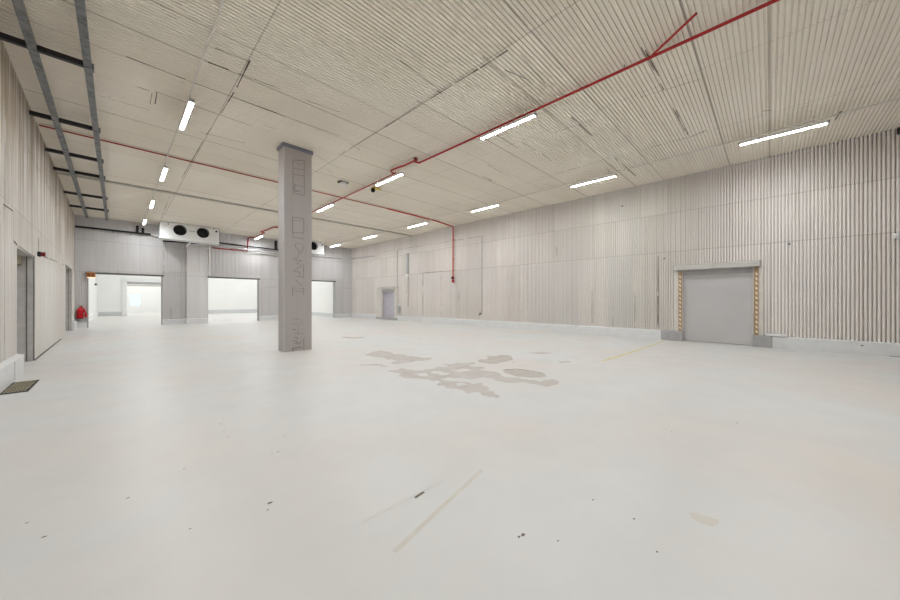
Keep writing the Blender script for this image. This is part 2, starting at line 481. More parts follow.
# --- left wall with two recesses
R1, R2 = (10.844, 12.93, 0, 2.56), (21.2, 24.4, 0, 3.02)
wl = MB()
sheet(wl, YF, YB, 0, H, fL, .006, [R1, R2])
core(wl, YF - .3, YB + .3, 0, H, -.40, -.010, fL, [R1, R2])
core(wl, YF - .3, YB + .3, 0, H, -.55, -.40, fL)
pl = lambda x, y: (lambda d: (lambda t: (d[1] * t, EYE + d[2] * t))(-1.30 / (d[0] + .0118 * d[1])))(ray(x, y))
strips(wl, [(3,204,13,211,.9),(13,211,13,244,.8),(3,204,3,222,.8),(14,241,17,245,1.2),(17,245,34,257,.8),(38,254,67,266,.8),(5,60,4,360,.9),(13,355,13,366,.8),
            (63,265,63,330,.6),(28,150,58,205,.5),(20,160,20,195,.4),(46,150,46,235,.4),(9,115,9,200,.4)], fL, pl, .03, 2, .004)
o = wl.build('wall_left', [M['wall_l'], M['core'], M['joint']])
struct(o, 'stained pale wall with two door recesses along the left side', 'wall')

wf = MB(); wf.box(-1.6, XR + .3, YF - .3, YF, 0, H)
o = wf.build('wall_front', M['kerb_dark']); struct(o, 'plain grey wall closing the hall behind the viewer', 'wall')

# --- kerbs at the foot of the walls
def kerb(name, fn, spans, z1, dep, label, mats):
    mb = MB()
    for a0, a1, mi in spans:
        mb.hexa([fn(a0, 0, dep), fn(a1, 0, dep), fn(a1, 0, -.03), fn(a0, 0, -.03),
                 fn(a0, z1 - .03, dep), fn(a1, z1 - .03, dep), fn(a1, z1, 0), fn(a0, z1, 0)], mi)
    o = mb.build(name, mats); return struct(o, label, 'skirting kerb')
kerb('baseboard_right', fR, [(YF, -.05, 0), (2.95, 19.55, 0), (22.35, YB, 0), (-.05, .40, 1), (2.45, 2.95, 1)], .365, .07,
     'pale kerb running along the foot of the right wall', [M['kerb'], M['kerb_dark']])
kerb('baseboard_back', fB, [(-1.6, -1.174, 0), (1.894, 3.02, 0), (7.136, 9.85, 0), (12.90, XR, 0)], .33, .12,
     'pale kerb in short runs between the doorways of the end wall', [M['kerb']])
kerb('baseboard_pier', lambda a, b, n: (a, YB - .22 - n, b), [(3.0, 4.09, 0)], .33, .12,
     'pale kerb at the foot of the pier between two doorways', [M['kerb']])
kerb('baseboard_left', fL, [(YF, 10.84, 0), (24.45, YB, 0)], .42, .09,
     'white kerb at the foot of the left wall beside the floor grate', [M['kerb']])
mb = MB(); a = pl(6.5, 370); mb.box(xl(a[0]) + .088, xl(a[0]) + .094, a[0] - .012, a[0] + .012, .03, .37)
struct(mb.build('trim_8', M['kerb_dark']), 'thin dark joint in the white kerb by the floor grate', 'kerb joint')

# --- wide flat sliding door between the two recesses
t = thing('door_3', (xl(15.9), 15.9, 0), 'wide flat pale door leaf on the left wall between two recesses', 'door', kind='structure')
mb = MB(); mb.hexa([fL(12.95, .05, .018), fL(19.2, .05, .018), fL(19.2, .05, .004), fL(12.95, .05, .004),
                    fL(12.95, 2.6, .018), fL(19.2, 2.9, .018), fL(19.2, 2.9, .004), fL(12.95, 2.6, .004)])
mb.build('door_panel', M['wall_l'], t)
mb = MB(); mb.hexa([fL(12.95, 0, .014), fL(19.2, 0, .014), fL(19.2, 0, .004), fL(12.95, 0, .004),
                    fL(12.95, .05, .014), fL(19.2, .05, .014), fL(19.2, .05, .004), fL(12.95, .05, .004)])
mb.build('bottom_gap_shade', M['joint'], t)  # dark strip standing in for the shaded gap under the leaf
for i, (r, lab) in enumerate(((R1, 'grey door set deep in the recess behind the white kerb'), (R2, 'grey door set deep in the recess nearest the hall corner'))):
    t = thing('door_%d' % (4 + i), (xl(r[0]) - .38, (r[0] + r[1]) / 2, 0), lab, 'door', kind='structure')
    mb = MB(); mb.hexa([fL(r[0] + .02, .02, -.36), fL(r[1] - .02, .02, -.36), fL(r[1] - .02, .02, -.40), fL(r[0] + .02, .02, -.40),
                        fL(r[0] + .02, r[3] - .1, -.36), fL(r[1] - .02, r[3] - .1, -.36), fL(r[1] - .02, r[3] - .1, -.40), fL(r[0] + .02, r[3] - .1, -.40)])
    mb.build('door_panel', M['door'], t)
    mb = MB(); mb.hexa([fL(r[1] - .012, 0, -.10), fL(r[1], 0, -.10), fL(r[1], 0, -.115), fL(r[1] - .012, 0, -.115),
                        fL(r[1] - .012, r[3], -.10), fL(r[1], r[3], -.10), fL(r[1], r[3], -.115), fL(r[1] - .012, r[3], -.115)])
    mb.build('door_stop', M['joint'], t)
    mb = MB(); mb.hexa([fL(r[0], r[3] - .22, -.18), fL(r[1], r[3] - .22, -.18), fL(r[1], r[3] - .22, -.36), fL(r[0], r[3] - .22, -.36),
                        fL(r[0], r[3] - .01, -.18), fL(r[1], r[3] - .01, -.18), fL(r[1], r[3] - .01, -.36), fL(r[0], r[3] - .01, -.36)])
    mb.build('head_box', M['steel_grille'], t)

# --- dock door on the right wall
t = thing('door_1', (XR, 1.33, 0), 'large flat grey dock door with patterned edge guards and metal head box', 'dock door', kind='structure')
mb = MB(); mb.box(XR + .10, XR + .16, .38, 2.29, .01, 2.41); mb.build('door_panel', M['door'], t, .01)
mb = MB(); mb.box(XR + .06, XR + .12, .38, 2.29, 2.40, 2.58); mb.build('top_gap_shade', M['kerb_dark'], t)  # darker strip puts in the shade of the recess above the panel
mb = MB()
mb.hexa([(XR - .16, .24, 2.58), (XR, .20, 2.58), (XR, 2.56, 2.58), (XR - .16, 2.52, 2.58),
         (XR - .16, .24, 2.75), (XR, .20, 2.77), (XR, 2.56, 2.77), (XR - .16, 2.52, 2.75)])
hd = mb.build('head_box', M['header'], t, .008)
for y in (.32, 1.38, 2.44):
    mb = MB(); mb.tube([(XR - .158, y, 2.67), (XR - .17, y, 2.67)], .014, 8); mb.build('bolt', M['joint'], hd)
for y0, y1 in ((.265, .365), (2.30, 2.40)):
    mb = MB(); mb.box(XR - .05, XR + .05, y0, y1, .37, 2.56)
    g = mb.build('edge_guard', M['guard_b'], t)
    for j in range(13):
        mb = MB(); z = .45 + j * .155; yc = (y0 + y1) / 2
        mb.hexa([(XR - .056, yc - .026, z - .02), (XR - .05, yc - .026, z - .02), (XR - .05, yc + .02, z + .02), (XR - .056, yc + .02, z + .02),
                 (XR - .056, yc - .026, z + .045), (XR - .05, yc - .026, z + .045), (XR - .05, yc + .02, z + .085), (XR - .056, yc + .02, z + .085)])
        mb.build('guard_stripe', M['guard_y'], g)
for y0, y1 in ((.17, .262), (2.405, 2.50)):
    mb = MB(); mb.box(XR - .03, XR, y0, y1, .37, 2.58); mb.build('door_frame', M['frame'], t)
for y0, y1 in ((-.03, .40), (2.27, 2.66)):
    mb = MB(); mb.box(XR - .12, XR + .02, y0, y1, 0, .37); mb.build('plinth', M['kerb_dark'], t, .008)

# --- small recessed door far along the right wall
t = thing('door_2', (XR, 20.8, 0), 'small grey hatch door in a pale frame near the far corner', 'door', kind='structure')
mb = MB(); mb.box(XR + .20, XR + .25, 19.95, 21.62, .16, 2.28); mb.build('door_panel', simple('lilac_grey_door', (.52, .49, .54), .5), t)
mb = MB(); mb.box(XR - .05, XR + .0, 21.62, 22.35, .16, 2.45); mb.build('jamb', M['frame'], t)
mb = MB(); mb.box(XR - .05, XR + .0, 19.55, 19.95, .16, 2.45); mb.build('jamb', M['frame'], t)
mb = MB(); mb.box(XR - .08, XR + .0, 19.5, 22.0, 2.36, 2.52); mb.build('lintel', M['header'], t)
mb = MB(); mb.box(XR + .02, XR + .2, 19.95, 21.62, 2.12, 2.28); mb.build('top_gap_shade', M['kerb_dark'], t)  # grey block standing in for the dark, shaded gap under the lintel
mb = MB(); mb.box(XR - .10, XR - .0, 19.5, 22.35, 0, .16); mb.build('sill', M['kerb_dark'], t)

# --- column
cx0, cx1, cy0, cy1 = 3.335, 4.14, 9.97, 10.42
t = thing('column', ((cx0 + cx1) / 2, (cy0 + cy1) / 2, 0), 'single grey rectangular column standing in the middle of the hall', 'column', kind='structure')
mb = MB(); mb.box(cx0, cx1, cy0, cy1, 0, H)
mb.build('shaft', M['column'], t, .012)
mb = MB(); mb.box(cx0 - .03, cx1 + .03, cy0 - .03, cy1 + .03, H - .10, H); mb.build('collar', simple('collar_blue_grey', (.24, .24, .28), .5), t)
mb = MB(); mb.box(cx0 - .004, cx0 + .035, cy0 - .004, cy0 + .035, 0, H - .10); mb.build('corner_strip', simple('corner_strip_pale', (.50, .48, .47), .35), t)  # paler strip along the near edge of the shaft
# worn outlines of removed lettering on the face of the column
def mark(mb, pts, w=.011, closed=False):
    w *= 1.45; q = [onY(x, y, cy0 - .001) for x, y in pts]
    if closed: q = q + q[:1]
    for a, b in zip(q, q[1:]):
        d = Vector((b[0] - a[0], 0, b[2] - a[2])); L = d.length
        if L < 1e-5: continue
        n = Vector((-d.z, 0, d.x)) / L * w / 2; e = d / L * w * .4
        P = [Vector(a) - e + n, Vector(a) - e - n, Vector(b) + e - n, Vector(b) + e + n]
        mb.hexa([(p.x, cy0 - .003, p.z) for p in P] + [(p.x, cy0 + .001, p.z) for p in P])
mb = MB()
mark(mb, [(293, 160), (304.2, 160.5), (304.2, 195.5), (293, 193)], .013, True)
mark(mb, [(293, 168), (304, 170)], .010); mark(mb, [(294, 174.5), (304, 176)], .012); mark(mb, [(294.5, 184), (294.5, 191)], .02)
mark(mb, [(295, 185), (303.5, 187)], .010); mark(mb, [(295, 190.5), (300, 191.5)], .018); mark(mb, [(296, 162), (299, 165), (303, 162.5)], .008)
mark(mb, [(292.5, 217), (303.8, 218.8), (303.8, 233.2), (292.5, 232.3)], .014, True); mark(mb, [(293, 220.5), (303.5, 221)], .008)
mark(mb, [(292.5, 237), (303.5, 238.7)], .013); mark(mb, [(292.5, 233), (292.5, 237)], .009)
mark(mb, [(295, 244.5), (297, 243), (300, 243.2), (302.5, 245), (303.5, 248), (302.5, 251.5)], .011)
mark(mb, [(295, 244.5), (295.5, 247), (298, 249), (299, 252), (298.5, 256), (296.5, 258.5), (293.5, 258)], .011)
mark(mb, [(301.5, 249), (300.5, 254)], .010)
mark(mb, [(293.5, 260), (301.5, 260.5), (297, 263.5), (302, 266), (296.5, 268.8), (293, 271.8), (298.5, 271.5), (301.5, 274)], .010)
mark(mb, [(303.5, 264.5), (303.5, 278)], .012); mark(mb, [(297, 276), (303.5, 278)], .010); mark(mb, [(298.5, 272), (301, 277)], .009)
mark(mb, [(296, 280), (299.5, 284), (302.5, 286.5)], .010)
mark(mb, [(292.6, 287.5), (292.6, 295.3)], .016); mark(mb, [(292.8, 287.8), (297.5, 288.3)], .011); mark(mb, [(294, 291.3), (303.3, 291.8)], .009); mark(mb, [(303.6, 288), (303.6, 295)], .011); mark(mb, [(299.5, 289), (304, 288.6)], .012)
mark(mb, [(292.8, 319), (300, 319.3)], .009); mark(mb, [(292.2, 329.5), (296, 329.8)], .014); mark(mb, [(292.5, 324), (302, 324)], .009)
mark(mb, [(301, 321), (304, 323)], .010); mark(mb, [(294, 333.5), (303, 334)], .010); mark(mb, [(298, 326), (298, 334)], .009)
mark(mb, [(294, 337), (298, 338.5)], .014); mark(mb, [(303.8, 339), (303.8, 350)], .016); mark(mb, [(293, 341), (296, 341), (299, 344), (302, 341)], .016)
mark(mb, [(295, 343.5), (298, 343.5)], .02); mark(mb, [(294.5, 348.2), (302, 347)], .022); mark(mb, [(292.9, 348), (292.9, 351.3)], .028)
mb.build('lettering', M['scuff'], t)

# --- rooms beyond the doorways
FY = 44.5
mb = MB(); FO = (.60, 4.2, 0, 3.36)
fFar = lambda a, b, n: (a, FY - n, b)
core(mb, -2.6, 13.6, 0, 7.0, -.3, 0, fFar, [FO], 0)
struct(mb.build('wall_far', M['white_wall']), 'bright white wall of the room beyond the left and middle doorways', 'wall')
mb = MB(); mb.hexa([(-1.62, YB + .25, 0), (-1.36, FY, 0), (-2.6, FY, 0), (-2.6, YB + .25, 0), (-1.62, YB + .25, 7), (-1.36, FY, 7), (-2.6, FY, 7), (-2.6, YB + .25, 7)])
struct(mb.build('wall_far_left', M['white_wall']), 'white side wall seen just inside the doorway by the extinguisher', 'wall')
mb = MB(); mb.box(13.25, 13.6, YB + .25, FY, 0, 7)
struct(mb.build('wall_far_right', M['white_wall']), 'white side wall seen through the doorway right of the column', 'wall')
mb = MB(); mb.box(-2.6, 13.6, YB + .25, 56, 7, 7.2)
struct(mb.build('ceiling_far', M['white_wall']), 'white ceiling over the bright rooms beyond the doorways', 'ceiling')
kerb('baseboard_far', fFar, [(-1.36, .60, 0), (4.2, 13.25, 0)], .40, .08, 'pale grey kerb along the foot of the bright far wall', [M['far_kerb']])
kerb('baseboard_far_right', lambda a, b, n: (13.25 - n, a, b), [(YB + .25, FY, 0)], .36, .08, 'pale kerb seen low through the doorway right of the column', [M['far_kerb']])
kerb('baseboard_far_left', lambda a, b, n: (-1.62 + .26 * (a - YB - .25) / (FY - YB - .25) + n, a, b), [(YB + .25, FY, 0)], .40, .08, 'pale kerb inside the doorway by the extinguisher', [M['white_wall']])
mb = MB()
mb.box(FO[0] - .32, FO[0] + .02, FY - .12, FY + .3, 0, 3.36); mb.box(FO[1] - .02, FO[1] + .32, FY - .12, FY + .3, 0, 3.36)
mb.box(FO[0] - .32, FO[1] + .32, FY - .12, FY + .3, 3.30, 3.62)
struct(mb.build('trim_4', M['white']), 'white surround of the inner opening with the roller curtain', 'opening surround')
t = thing('door_6', (2.4, FY - .2, 3.0), 'rolled up grey roller door in the inner white opening', 'roller door', kind='structure')
mb = MB(); mb.tube([(FO[0], FY - .02, 3.16), (FO[1], FY - .02, 3.16)], .12, 14); mb.build('roll', M['grey'], t, smooth=True)
mb = MB(); mb.box(FO[0], FO[1], FY - .05, FY + .0, 2.86, 3.0); mb.build('bottom_rail', M['tray'], t)
WY = 54.0
WN = (.93, 1.94, .78, 2.24)
mb = MB(); core(mb, -2.6, 7, 0, 7, -.3, 0, lambda a, b, n: (a, WY - n, b), [WN], 0)
struct(mb.build('wall_end', M['white_wall']), 'pale end wall with a small window seen through two openings', 'wall')
mb = MB(); mb.box(-2.6, -2.3, FY + .3, WY, 0, 7); struct(mb.build('wall_end_left', M['white_wall']), 'white side wall left of the small bright window', 'wall')
mb = MB(); mb.box(6.7, 7, FY + .3, WY, 0, 7); struct(mb.build('wall_end_right', M['white_wall']), 'white side wall of the room with the small window', 'wall')
t = thing('window_1', ((WN[0] + WN[1]) / 2, WY, WN[2]), 'small bright daylight window in the farthest wall', 'window', kind='structure')
mb = MB(); e = .05
mb.box(WN[0], WN[0] + e, WY, WY + .1, WN[2], WN[3]); mb.box(WN[1] - e, WN[1], WY, WY + .1, WN[2], WN[3])
mb.box(WN[0], WN[1], WY, WY + .1, WN[2], WN[2] + e); mb.box(WN[0], WN[1], WY, WY + .1, WN[3] - e, WN[3])
mb.box((WN[0] + WN[1]) / 2 - .015, (WN[0] + WN[1]) / 2 + .015, WY + .02, WY + .08, WN[2], WN[3])
mb.build('window_frame', M['white'], t)
mb = MB(); mb.box(WN[0], WN[1], WY + .045, WY + .055, WN[2], WN[3]); mb.build('pane', M['glass'], t)

# ================================================================== THINGS
def children(o): return [c for c in bpy.data.objects if c.parent == o]
def copy_tree(o, loc=None, parent=None):
    c = o.copy(); C.objects.link(c)
    if parent: c.parent = parent
    if loc is not None: c.location = loc
    for ch in children(o):
        if ch is not c: copy_tree(ch, None, c)
    return c

# --- LED strip lights hung under the ceiling
ZL = 5.78
def make_light():
    t = thing('strip_light', (0, 0, ZL), 'x', 'strip light', 'ceiling strip lights')
    L = .80
    mb = MB(); mb.hexa([(-.045, -L, ZL - .030), (.045, -L, ZL - .030), (.045, L, ZL - .030), (-.045, L, ZL - .030),
                        (-.030, -L, ZL + .05), (.030, -L, ZL + .05), (.030, L, ZL + .05), (-.030, L, ZL + .05)])
    mb.build('housing', M['white'], t)
    mb = MB(); pr = [(-.041, -.028), (-.034, -.036), (.034, -.036), (.041, -.028)]
    n = len(pr)
    for i in range(n):
        a, b = pr[i], pr[(i + 1) % n]
        mb.face([(a[0], -L + .02, ZL + a[1]), (a[0], L - .02, ZL + a[1]), (b[0], L - .02, ZL + b[1]), (b[0], -L + .02, ZL + b[1])])
    mb.face([(a[0], -L + .02, ZL + a[1]) for a in pr]); mb.face([(a[0], L - .02, ZL + a[1]) for a in reversed(pr)])
    mb.build('diffuser', M['led'], t)
    for s in (-1, 1):
        mb = MB(); mb.box(-.046, .046, s * L - .02, s * L + .02, ZL - .037, ZL + .03); mb.build('end_cap', M['grey'], t)
        mb = MB(); mb.tube([(0, s * L * .7, ZL + .05), (0, s * L * .7, H + .0)], .006, 6); mb.build('hanger', M['grey'], t)
    return t
LIGHTS = [
    ((11.96, -.20), 'long lit strip light above the grey dock door'),
    ((11.96, 4.56), 'lit strip light near the right wall, next one past the dock door light'),
    ((11.96, 9.49), 'lit strip light near the right wall, in line above the thin wall conduit and valve'),
    ((11.96, 14.37), 'lit strip light beside the red pipe drop on the right wall'),
    ((11.96, 19.37), 'lit strip light near the right wall above the small hatch door'),
    ((11.96, 24.37), 'last lit strip light before the far right corner of the hall'),
    ((6.73, 4.65), 'large lit strip light just under the straight red pipe, nearest the viewer'),
    ((6.73, 9.65), 'lit strip light beside the yellow beacon and the red pipe bend'),
    ((6.73, 14.73), 'lit strip light just right of the column top'),
    ((6.73, 24.9), 'small lit strip light just left of the column by the red pipe drop'),
    ((1.11, 9.66), 'nearest lit strip light between the hanging steel frame and the column'),
    ((1.085, 14.69), 'second lit strip light from the viewer in the left row'),
    ((1.06, 19.6), 'third lit strip light in the left row, just behind the cable tray'),
    ((1.02, 24.3), 'smallest lit strip light of the left row, by the fan cooler'),
]
lt0 = make_light()
for i, ((x, y), lab) in enumerate(LIGHTS):
    o = lt0 if i == 0 else copy_tree(lt0)
    o.location = (x, y, ZL); o['label'] = lab

# conduits feeding the light rows
mb = MB(); mb.tube([(11.96, -6, 5.90), (11.96, 25.5, 5.90)], .014, 8)
tag(mb.build('light_conduit', M['conduit']), 'thin pale conduit running above the right row of strip lights', 'conduit')
mb = MB(); mb.tube([(1.13, -6, 5.92), (1.02, 25.5, 5.92)], .012, 8)
tag(mb.build('light_conduit', M['conduit']), 'thin pale conduit running above the left row of strip lights', 'conduit')

# --- steel ladder frame under the ceiling along the left wall
t = thing('ceiling_frame', (-.7, 8, H - .25), 'dark galvanised ladder frame hanging under the ceiling by the left wall', 'steel frame')
ZF = H - .25
mb = MB(); mb.hexa([(-.99, -2, ZF - .04), (-.89, -2, ZF - .04), (-1.08, 25.2, ZF - .04), (-1.18, 25.2, ZF - .04),
                    (-.99, -2, ZF + .05), (-.89, -2, ZF + .05), (-1.08, 25.2, ZF + .05), (-1.18, 25.2, ZF + .05)]); mb.build('rail', M['galv'], t)
mb = MB(); mb.hexa([(-.42, -2, ZF - .04), (-.32, -2, ZF - .04), (-.36, 25.2, ZF - .04), (-.46, 25.2, ZF - .04),
                    (-.42, -2, ZF + .05), (-.32, -2, ZF + .05), (-.36, 25.2, ZF + .05), (-.46, 25.2, ZF + .05)]); mb.build('rail', M['galv'], t)
for y in (1.5, 5.2, 8.92, 12.1, 14.72, 16.65, 20.0, 22.7):
    mb = MB(); mb.box(xl(y) + .02, -.34, y - .04, y + .04, ZF - .03, ZF + .06); r = mb.build('rung', M['dark_steel'], t)
    mb = MB(); mb.box(-.43, -.31, y - .06, y + .06, ZF - .05, ZF + .06); mb.build('clamp', M['galv'], r)
for y in (5.2, 14.72, 22.7):
    mb = MB(); mb.tube([(-.38, y, ZF + .1), (-.38, y, H)], .01, 6); mb.build('hanger_rod', M['galv'], t)

# --- cable tray across the ceiling
mb = MB(); mb.box(xl(18) + .02, XR - .02, 17.86, 18.02, H - .065, H - .055); mb.box(xl(18) + .02, XR - .02, 17.86, 17.87, H - .065, H - .002); mb.box(xl(18) + .02, XR - .02, 18.01, 18.02, H - .065, H - .002)
tag(mb.build('cable_tray', M['tray']), 'grey cable tray crossing the ceiling from wall to wall behind the column', 'cable tray')

# --- red pipe crossing the hall and dropping down the right wall
t = thing('crossing_pipe', (XR - .1, 13.85, 2.7), 'thin red pipe crossing the ceiling and dropping down the right wall', 'pipe')
ZP = H - .10
mb = MB(); mb.tube([(xl(13.4) + .03, 13.40, H - .035), (9.3, 13.42, H - .035)], .018, 8); mb.build('thin_run', M['red'], t, smooth=True)
mb = MB(); mb.tube([(9.3, 13.42, H - .04), (12.5, 13.5, H - .045), (XR - .12, 13.82, H - .045), (XR - .09, 13.84, H - .10), (XR - .08, 13.86, 2.95)], .034, 10); mb.build('drop_run', simple('bright_red_pipe', (.62, .07, .055), .4), t, smooth=True)
mb = MB(); mb.lathe((XR - .09, 13.86, 2.74), [(.03, 0), (.07, .03), (.085, .10), (.07, .19), (.035, .22)], 12); vv = mb.build('valve', M['dark_red'], t, smooth=True)
mb = MB(); mb.tube([(XR - .14, 13.86, 2.86), (XR - .20, 13.86, 2.84)], .035, 8); mb.build('outlet', M['black'], vv)
mb = MB(); mb.box(XR - .12, XR - .02, 13.80, 13.92, 2.58, 2.72); mb.build('wall_box', M['red'], t)
for z in (5.2, 4.0, 3.3):
    mb = MB(); mb.box(XR - .09, XR, 13.81, 13.91, z - .015, z + .015); mb.build('clip', M['red'], t)

# --- red main pipe along the hall above the middle light row
t = thing('sprinkler_pipe', (6.8, 8, ZP), 'bright red main pipe running lengthwise along the ceiling with swan neck bends', 'pipe')
P = lambda x, y, z=ZP: onZ(x, y, z)
mb = MB(); mb.tube([(6.80, -7.6, ZP), (6.81, 8.1, ZP)], .027, 12); mb.build('main_run', M['red'], t, smooth=True)
mb = MB(); mb.tube([(6.81, 8.05, ZP), (6.70, 8.12, ZP), (6.62, 8.10, ZP - .01), (6.60, 8.0, ZP + .03)], .026, 10); mb.build('elbow', M['red'], t, smooth=True)
mb = MB(); mb.lathe((6.60, 8.0, ZP - .03), [(.04, 0), (.06, .02), (.06, .09), (.03, .10)], 10); mb.build('coupling', M['dark_red'], t)
mb = MB(); mb.tube([(6.60, 8.02, ZP), (6.60, 8.5, ZP), (6.55, 8.9, ZP), (6.52, 9.2, ZP - .01), (6.60, 9.32, ZP - .01), (6.78, 9.40, ZP)], .030, 10); mb.build('swan_neck', M['red'], t, smooth=True)
mb = MB(); mb.tube([(6.78, 9.3, ZP), (6.83, 13.2, ZP), (6.84, 21.5, ZP)], .024, 10); mb.build('thin_run', M['red'], t, smooth=True)
mb = MB(); mb.tube([(6.84, 21.4, ZP), (6.62, 21.5, ZP), (6.60, 22.6, ZP), (6.52, 23.3, ZP), (6.50, 23.6, ZP), (6.78, 23.8, ZP), (6.80, 26.0, ZP), (6.50, 26.20, ZP), (6.42, 26.26, ZP - .1), (6.40, 26.26, 4.98)], .036, 10); mb.build('drop_run', M['red'], t, smooth=True)
mb = MB(); mb.tube([(6.40, 26.26, 5.0), (6.36, 26.26, 4.95), (4.36, 26.26, 4.95)], .032, 10); mb.build('wall_run', M['red'], t, smooth=True)
mb = MB(); a = P(651, 56.5); b = P(661, 47); d = (b[0] - a[0], b[1] - a[1])
mb.tube([a, b, (a[0] + d[0] * 4, a[1] + d[1] * 4, ZP)], .02, 10); mb.build('branch', M['red'], t, smooth=True)
for y in (2.0, 5.6, 11.5, 16.5):
    mb = MB(); mb.tube([(6.82, y, ZP), (6.82, y, H)], .008, 6); mb.build('hanger', M['galv'], t)

# --- fan coolers under the ceiling at the back wall
def make_cooler(x0, label):
    y0, z0, z1, L = 24.85, 5.10, 6.0, 2.79
    t = thing('fan_cooler', (x0 + L / 2, y0 + .35, z0), label, 'fan cooler', 'ceiling fan coolers')
    mb = MB(); D = .70
    holes = [(x0 + .885, z0 + .52), (x0 + 1.98, z0 + .52)]; R = .285
    # front panel with two round openings
    N = 32
    xs = [x0, (holes[0][0] + holes[1][0]) / 2, x0 + L]
    for k_, (hx, hz) in enumerate(holes):
        X0, X1 = xs[k_], xs[k_ + 1]
        def outer(a):
            c, s = math.cos(a), math.sin(a)
            ts = []
            if c > 1e-9: ts.append((X1 - hx) / c)
            if c < -1e-9: ts.append((X0 - hx) / c)
            if s > 1e-9: ts.append((z1 - hz) / s)
            if s < -1e-9: ts.append((z0 - hz) / s)
            q = min(ts); return (hx + c * q, y0, hz + s * q)
        an = sorted([2 * math.pi * j / N for j in range(N)] + [math.atan2(zz - hz, xx - hx) % (2 * math.pi) for xx in (X0, X1) for zz in (z0, z1)])
        for a0, a1 in zip(an, an[1:] + [an[0] + 2 * math.pi]):
            I = lambda a, d=0: (hx + R * math.cos(a), y0 + d, hz + R * math.sin(a))
            mb.face([I(a0), I(a1), outer(a1), outer(a0)])
            mb.face([I(a0), I(a0, .14), I(a1, .14), I(a1)])
    mb.face([(x0, y0, z0), (x0 + L, y0, z0), (x0 + L, y0 + D, z0), (x0, y0 + D, z0)])
    mb.face([(x0, y0, z1), (x0, y0 + D, z1), (x0 + L, y0 + D, z1), (x0 + L, y0, z1)])
    mb.face([(x0, y0 + D, z0), (x0 + L, y0 + D, z0), (x0 + L, y0 + D, z1), (x0, y0 + D, z1)])
    mb.face([(x0 + L, y0, z0), (x0 + L, y0, z1), (x0 + L, y0 + D, z1), (x0 + L, y0 + D, z0)])
    mb.face([(x0, y0, z0), (x0, y0 + D, z0), (x0, y0 + D, z1), (x0, y0, z1)])
    mb.build('casing', M['white'], t)
    mb = MB(); mb.box(x0 - .01, x0 - .002, y0 + .06, y0 + D - .06, z0 + .10, z1 - .08); mb.build('end_panel', M['coil'], t)
    mb = MB(); mb.hexa([(x0 - .02, y0 - .05, z0 - .06), (x0 + L + .02, y0 - .05, z0 - .06), (x0 + L + .02, y0 + D, z0 - .06), (x0 - .02, y0 + D, z0 - .06),
                        (x0 - .02, y0 - .03, z0 + .04), (x0 + L + .02, y0 - .03, z0 + .04), (x0 + L + .02, y0 + D, z0 - .002), (x0 - .02, y0 + D, z0 - .002)])
    mb.build('drip_tray', M['white'], t)
    for hx, hz in holes:
        mb = MB(); mb.ring((hx, y0 - .015, hz), 'y', R - .01, R + .025, 32, 0, .02)
        f = mb.build('fan', M['black'], t)
        mb = MB()
        for q in range(6):
            a = q * math.pi / 3
            e = lambda r, da, yy: (hx + r * math.cos(a + da), yy, hz + r * math.sin(a + da))
            mb.face([e(.07, -.2, y0 + .10), e(R - .02, -.22, y0 + .11), e(R - .02, .42, y0 + .06), e(.07, .5, y0 + .07)])
        mb.tube([(hx, y0 + .05, hz), (hx, y0 + .12, hz)], .08, 14)
        mb.build('blades', M['black'], f)
        mb = MB()
        for rr in (.06, .11, .16, .21, .26):
            mb.ring((hx, y0 - .01, hz), 'y', rr - .004, rr + .004, 28, 0, .006)
        for q in range(4):
            a = q * math.pi / 4; c, s = math.cos(a) * R, math.sin(a) * R
            mb.tube([(hx - c, y0 - .004, hz - s), (hx + c, y0 - .004, hz + s)], .004, 5)
        mb.build('guard', M['black'], f)
        mb = MB()
        mb.ring((hx, y0 + .139, hz), 'y', 0, R, 24, 0, .001); mb.build('fan_back', M['black'], f)
    for dx, dz, r in ((.36, .80, .035), (L - .27, .86, .03), (L - .14, .70, .055)):
        mb = MB(); mb.tube([(x0 + dx, y0 - .02, z0 + dz), (x0 + dx, y0 + .01, z0 + dz)], r, 12); mb.build('knockout', M['black'], t)
    mb = MB(); mb.box(x0 + 1.30, x0 + 1.60, y0 - .004, y0, z0 + .51, z0 + .56); mb.build('badge', M['grey'], t)
    for dx in (.15, L - .15):
        mb = MB(); mb.box(x0 + dx - .02, x0 + dx + .02, y0 + .1, y0 + .6, z1, H); mb.build('hanger', M['galv'], t)
    return t
make_cooler(1.68, 'white fan cooler with two black fans above the pier between doorways')
make_cooler(8.48, 'white fan cooler mostly hidden behind the column')

# --- pipes on the back wall
t = thing('insulated_pipe', (-.1, 26.15, 5.37), 'black insulated pipe on the end wall left of the fan cooler', 'pipe')
mb = MB(); mb.tube([(xl(26) + .02, 26.12, 5.38), (1.36, 26.12, 5.38)], .055, 12); mb.build('pipe_run', M['insul'], t, smooth=True)
for x, z in ((.79, 5.80), (1.02, 5.70)):
    mb = MB(); mb.tube([(x, 26.12, 5.40), (x, 26.12, z)], .058, 12); mb.build('riser', M['insul'], t, smooth=True)
mb = MB(); mb.tube([(.79, 26.12, 5.80), (.79, 26.12, 5.86)], .05, 10); mb.build('pipe_end', M['conduit'], t)
mb = MB(); mb.tube([(1.36, 26.12, 5.36), (1.75, 26.12, 5.30)], .045, 10); mb.build('bare_end', M['conduit'], t, smooth=True)
for x in (-.2, .55):
    mb = MB(); mb.box(x - .02, x + .02, 26.1, YB, 5.29, 5.34); mb.build('bracket', M['galv'], t)
t = thing('insulated_pipe', (4.5, 26.1, 5.1), 'black insulated pipe on the end wall between the fan cooler and the column', 'pipe')
